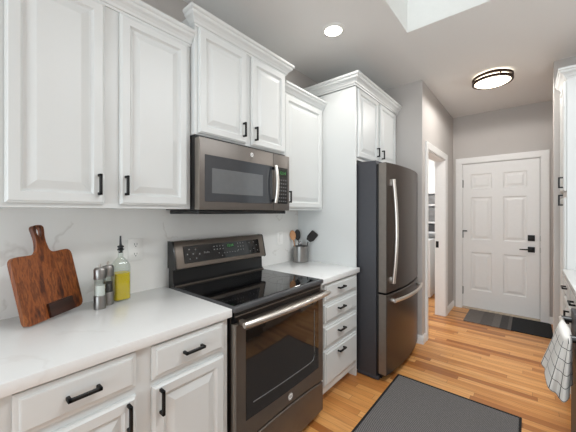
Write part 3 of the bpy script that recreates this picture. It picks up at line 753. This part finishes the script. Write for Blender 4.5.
# rounded crown where the cloth folds over the bar
prev = V_[0]; pr = grid[0]
for i, (f_, dz_) in enumerate(((.92, .009), (.72, .018), (.38, .024))):
    nr = [bm.verts.new((1.858+(p[0]-1.858)*f_, 1.075+(p[1]-1.075)*(.9+.1*f_), p[2]+dz_)) for p in grid[0][:-1]]
    for k in range(NA):
        k2 = (k+1) % NA; quad((prev[k], nr[k], nr[k2], prev[k2]), [(pr[k][3], -.01*(i+1))]*4)
    prev = nr
ct = bm.verts.new((1.858, 1.075, grid[0][0][2]+.023))
for k in range(NA): bm.faces.new((prev[k], ct, prev[(k+1) % NA]))
tw = obj('dish_towel', bm, M_TOWEL, auto=80)
md = tw.modifiers.new('thickness', 'SOLIDIFY'); md.thickness = .003; md.offset = -1
tag(tw, 'white dish towel with thin black grid lines hanging over a bar handle', 'towel')

# ---------------------------------------------------------------- floor coverings
rg = thing('kitchen_rug', 'charcoal woven rug with black binding on the floor before the range', 'rug', (1.28, .72, 0))
obj('field', box(NB(), .8885, 1.6725, -.1255, 1.5705, .0005, .0070, .002), M_RUG, rg)
for a in ((.874, .888, -.14, 1.585), (1.673, 1.687, -.14, 1.585), (.8882, 1.6728, -.14, -.126), (.8882, 1.6728, 1.571, 1.585)): obj('binding', box(NB(), *a, .0005, .0082, .002), M_RUGB, rg)
bm = NB(); prism(bm, rounded([(1.085, 3.335), (1.93, 3.335), (1.93, 3.885), (1.085, 3.885)], [.012, .035, .035, .012], 4), lambda u, v, w: Vector((u, v, w)), .0005, .010, .002)
tag(obj('doormat', bm, M_MAT), 'grey and black patchwork doormat lying in front of the entry door', 'doormat')

# ---------------------------------------------------------------- ceiling lamps
lp = thing('ceiling_lamp', 'round flush ceiling lamp with two bronze rings near the entry door', 'ceiling light', (1.44, 2.66, ZC))
c3 = (1.44, 2.66, 0)
obj('base_plate', lathe(NB(), [(0, ZC-.0005), (.13, ZC-.0005), (.13, ZC-.012), (0, ZC-.012)], c3, 40), M_BRONZE, lp)
obj('diffuser', lathe(NB(), [(.148, ZC-.0125), (.152, ZC-.03), (.152, ZC-.072), (.13, ZC-.084), (.07, ZC-.091), (0, ZC-.093)], c3, 48), M_LAMPD, lp)
for zr in (ZC-.030, ZC-.066):
    bm = NB(); n = 56; tube_pts = [(c3[0]+.165*math.cos(2*PI*k/n), c3[1]+.165*math.sin(2*PI*k/n), zr) for k in range(n+1)]
    lathe(bm, [(.1525, zr-.011), (.170, zr-.011), (.173, zr-.006), (.173, zr+.006), (.170, zr+.011), (.1525, zr+.011), (.1525, zr-.011)], c3, 56)
    obj('ring', bm, M_BRONZE, lp)
for k in range(4):
    a = PI/4 + k*PI/2 - .3
    x, y = c3[0]+.166*math.cos(a), c3[1]+.166*math.sin(a)
    obj('post', tube(NB(), [(x, y, ZC-.066), (x, y, ZC-.030)], .006, 10), M_BRONZE, lp)
pl_ = bpy.data.lights.new('ceiling_lamp_light', 'SPOT'); pl_.spot_size = 3.14; pl_.spot_blend = .15; pl_.energy = 33; pl_.color = (1, .97, .93); pl_.shadow_soft_size = .12
po = bpy.data.objects.new('ceiling_lamp_light', pl_); COL.objects.link(po); po.location = (1.44, 2.66, ZC-.11)
def can(x, y, label):
    t = thing('can_light', label, 'ceiling light', (x, y, ZC))
    obj('trim_ring', lathe(NB(), [(.064, ZC-.0005), (.064, ZC-.010), (.078, ZC-.009), (.088, ZC-.004), (.089, ZC-.0005), (.064, ZC-.0005)], (x, y, 0), 44), M_WELL, t)
    obj('lens', lathe(NB(), [(0, ZC-.0006), (.0635, ZC-.0006), (.0635, ZC-.006), (0, ZC-.0075)], (x, y, 0), 40), M_CANL, t)
    d = bpy.data.lights.new('can_light_beam', 'SPOT'); d.energy = 16; d.spot_size = 2.3; d.spot_blend = .8; d.shadow_soft_size = .06; d.color = (1, .96, .90)
    o = bpy.data.objects.new('can_light_beam', d); COL.objects.link(o); o.location = (x, y, ZC-.02)
    return t
can(.586, 1.015, 'bright round recessed light in the ceiling above the left cabinets')

# ---------------------------------------------------------------- laundry room seen through the doorway
sh = thing('storage_shelf', 'white open shelf unit seen through the laundry doorway', 'shelf', (.3, 4.5, .93))
bm = NB()
for z in (1.03, 1.20, 1.495, 1.70): box(bm, -.3, .75, 4.4, 4.695, z-.014, z+.014)
for x in (-.3, .725): box(bm, x, x+.025, 4.4, 4.695, .935, 1.714)
box(bm, -.3, .75, 4.68, 4.698, .935, 1.714)
obj('frame', bm, M_WASH, sh)
for zb, zh, m, nm in ((1.51, .15, M_GREY, 'grey cloth storage bin on the top shelf beyond the laundry doorway'), (1.216, .24, M_GREY, 'mottled grey storage bin on the middle shelf beyond the laundry doorway'), (1.046, .125, M_DGREY, 'dark grey storage bin on the lowest shelf beyond the laundry doorway')):
    tag(obj('storage_bin', box(NB(), .25, .66, 4.42, 4.67, zb, zb+zh, .008, 2), m), nm, 'bin')
ws = thing('washing_machine', 'white washing machine under the laundry shelf beyond the doorway', 'washing machine', (.25, 4.36, 0))
obj('cabinet', box(NB(), -.1, .52, 4.08, 4.69, .012, .93, .012, 2), M_WASH, ws)
obj('base', box(NB(), -.07, .49, 4.11, 4.66, 0, .0118), M_PLAS, ws)
obj('console', box(NB(), -.09, .51, 4.07, 4.0795, .82, .92, .003), M_PLATE, ws)
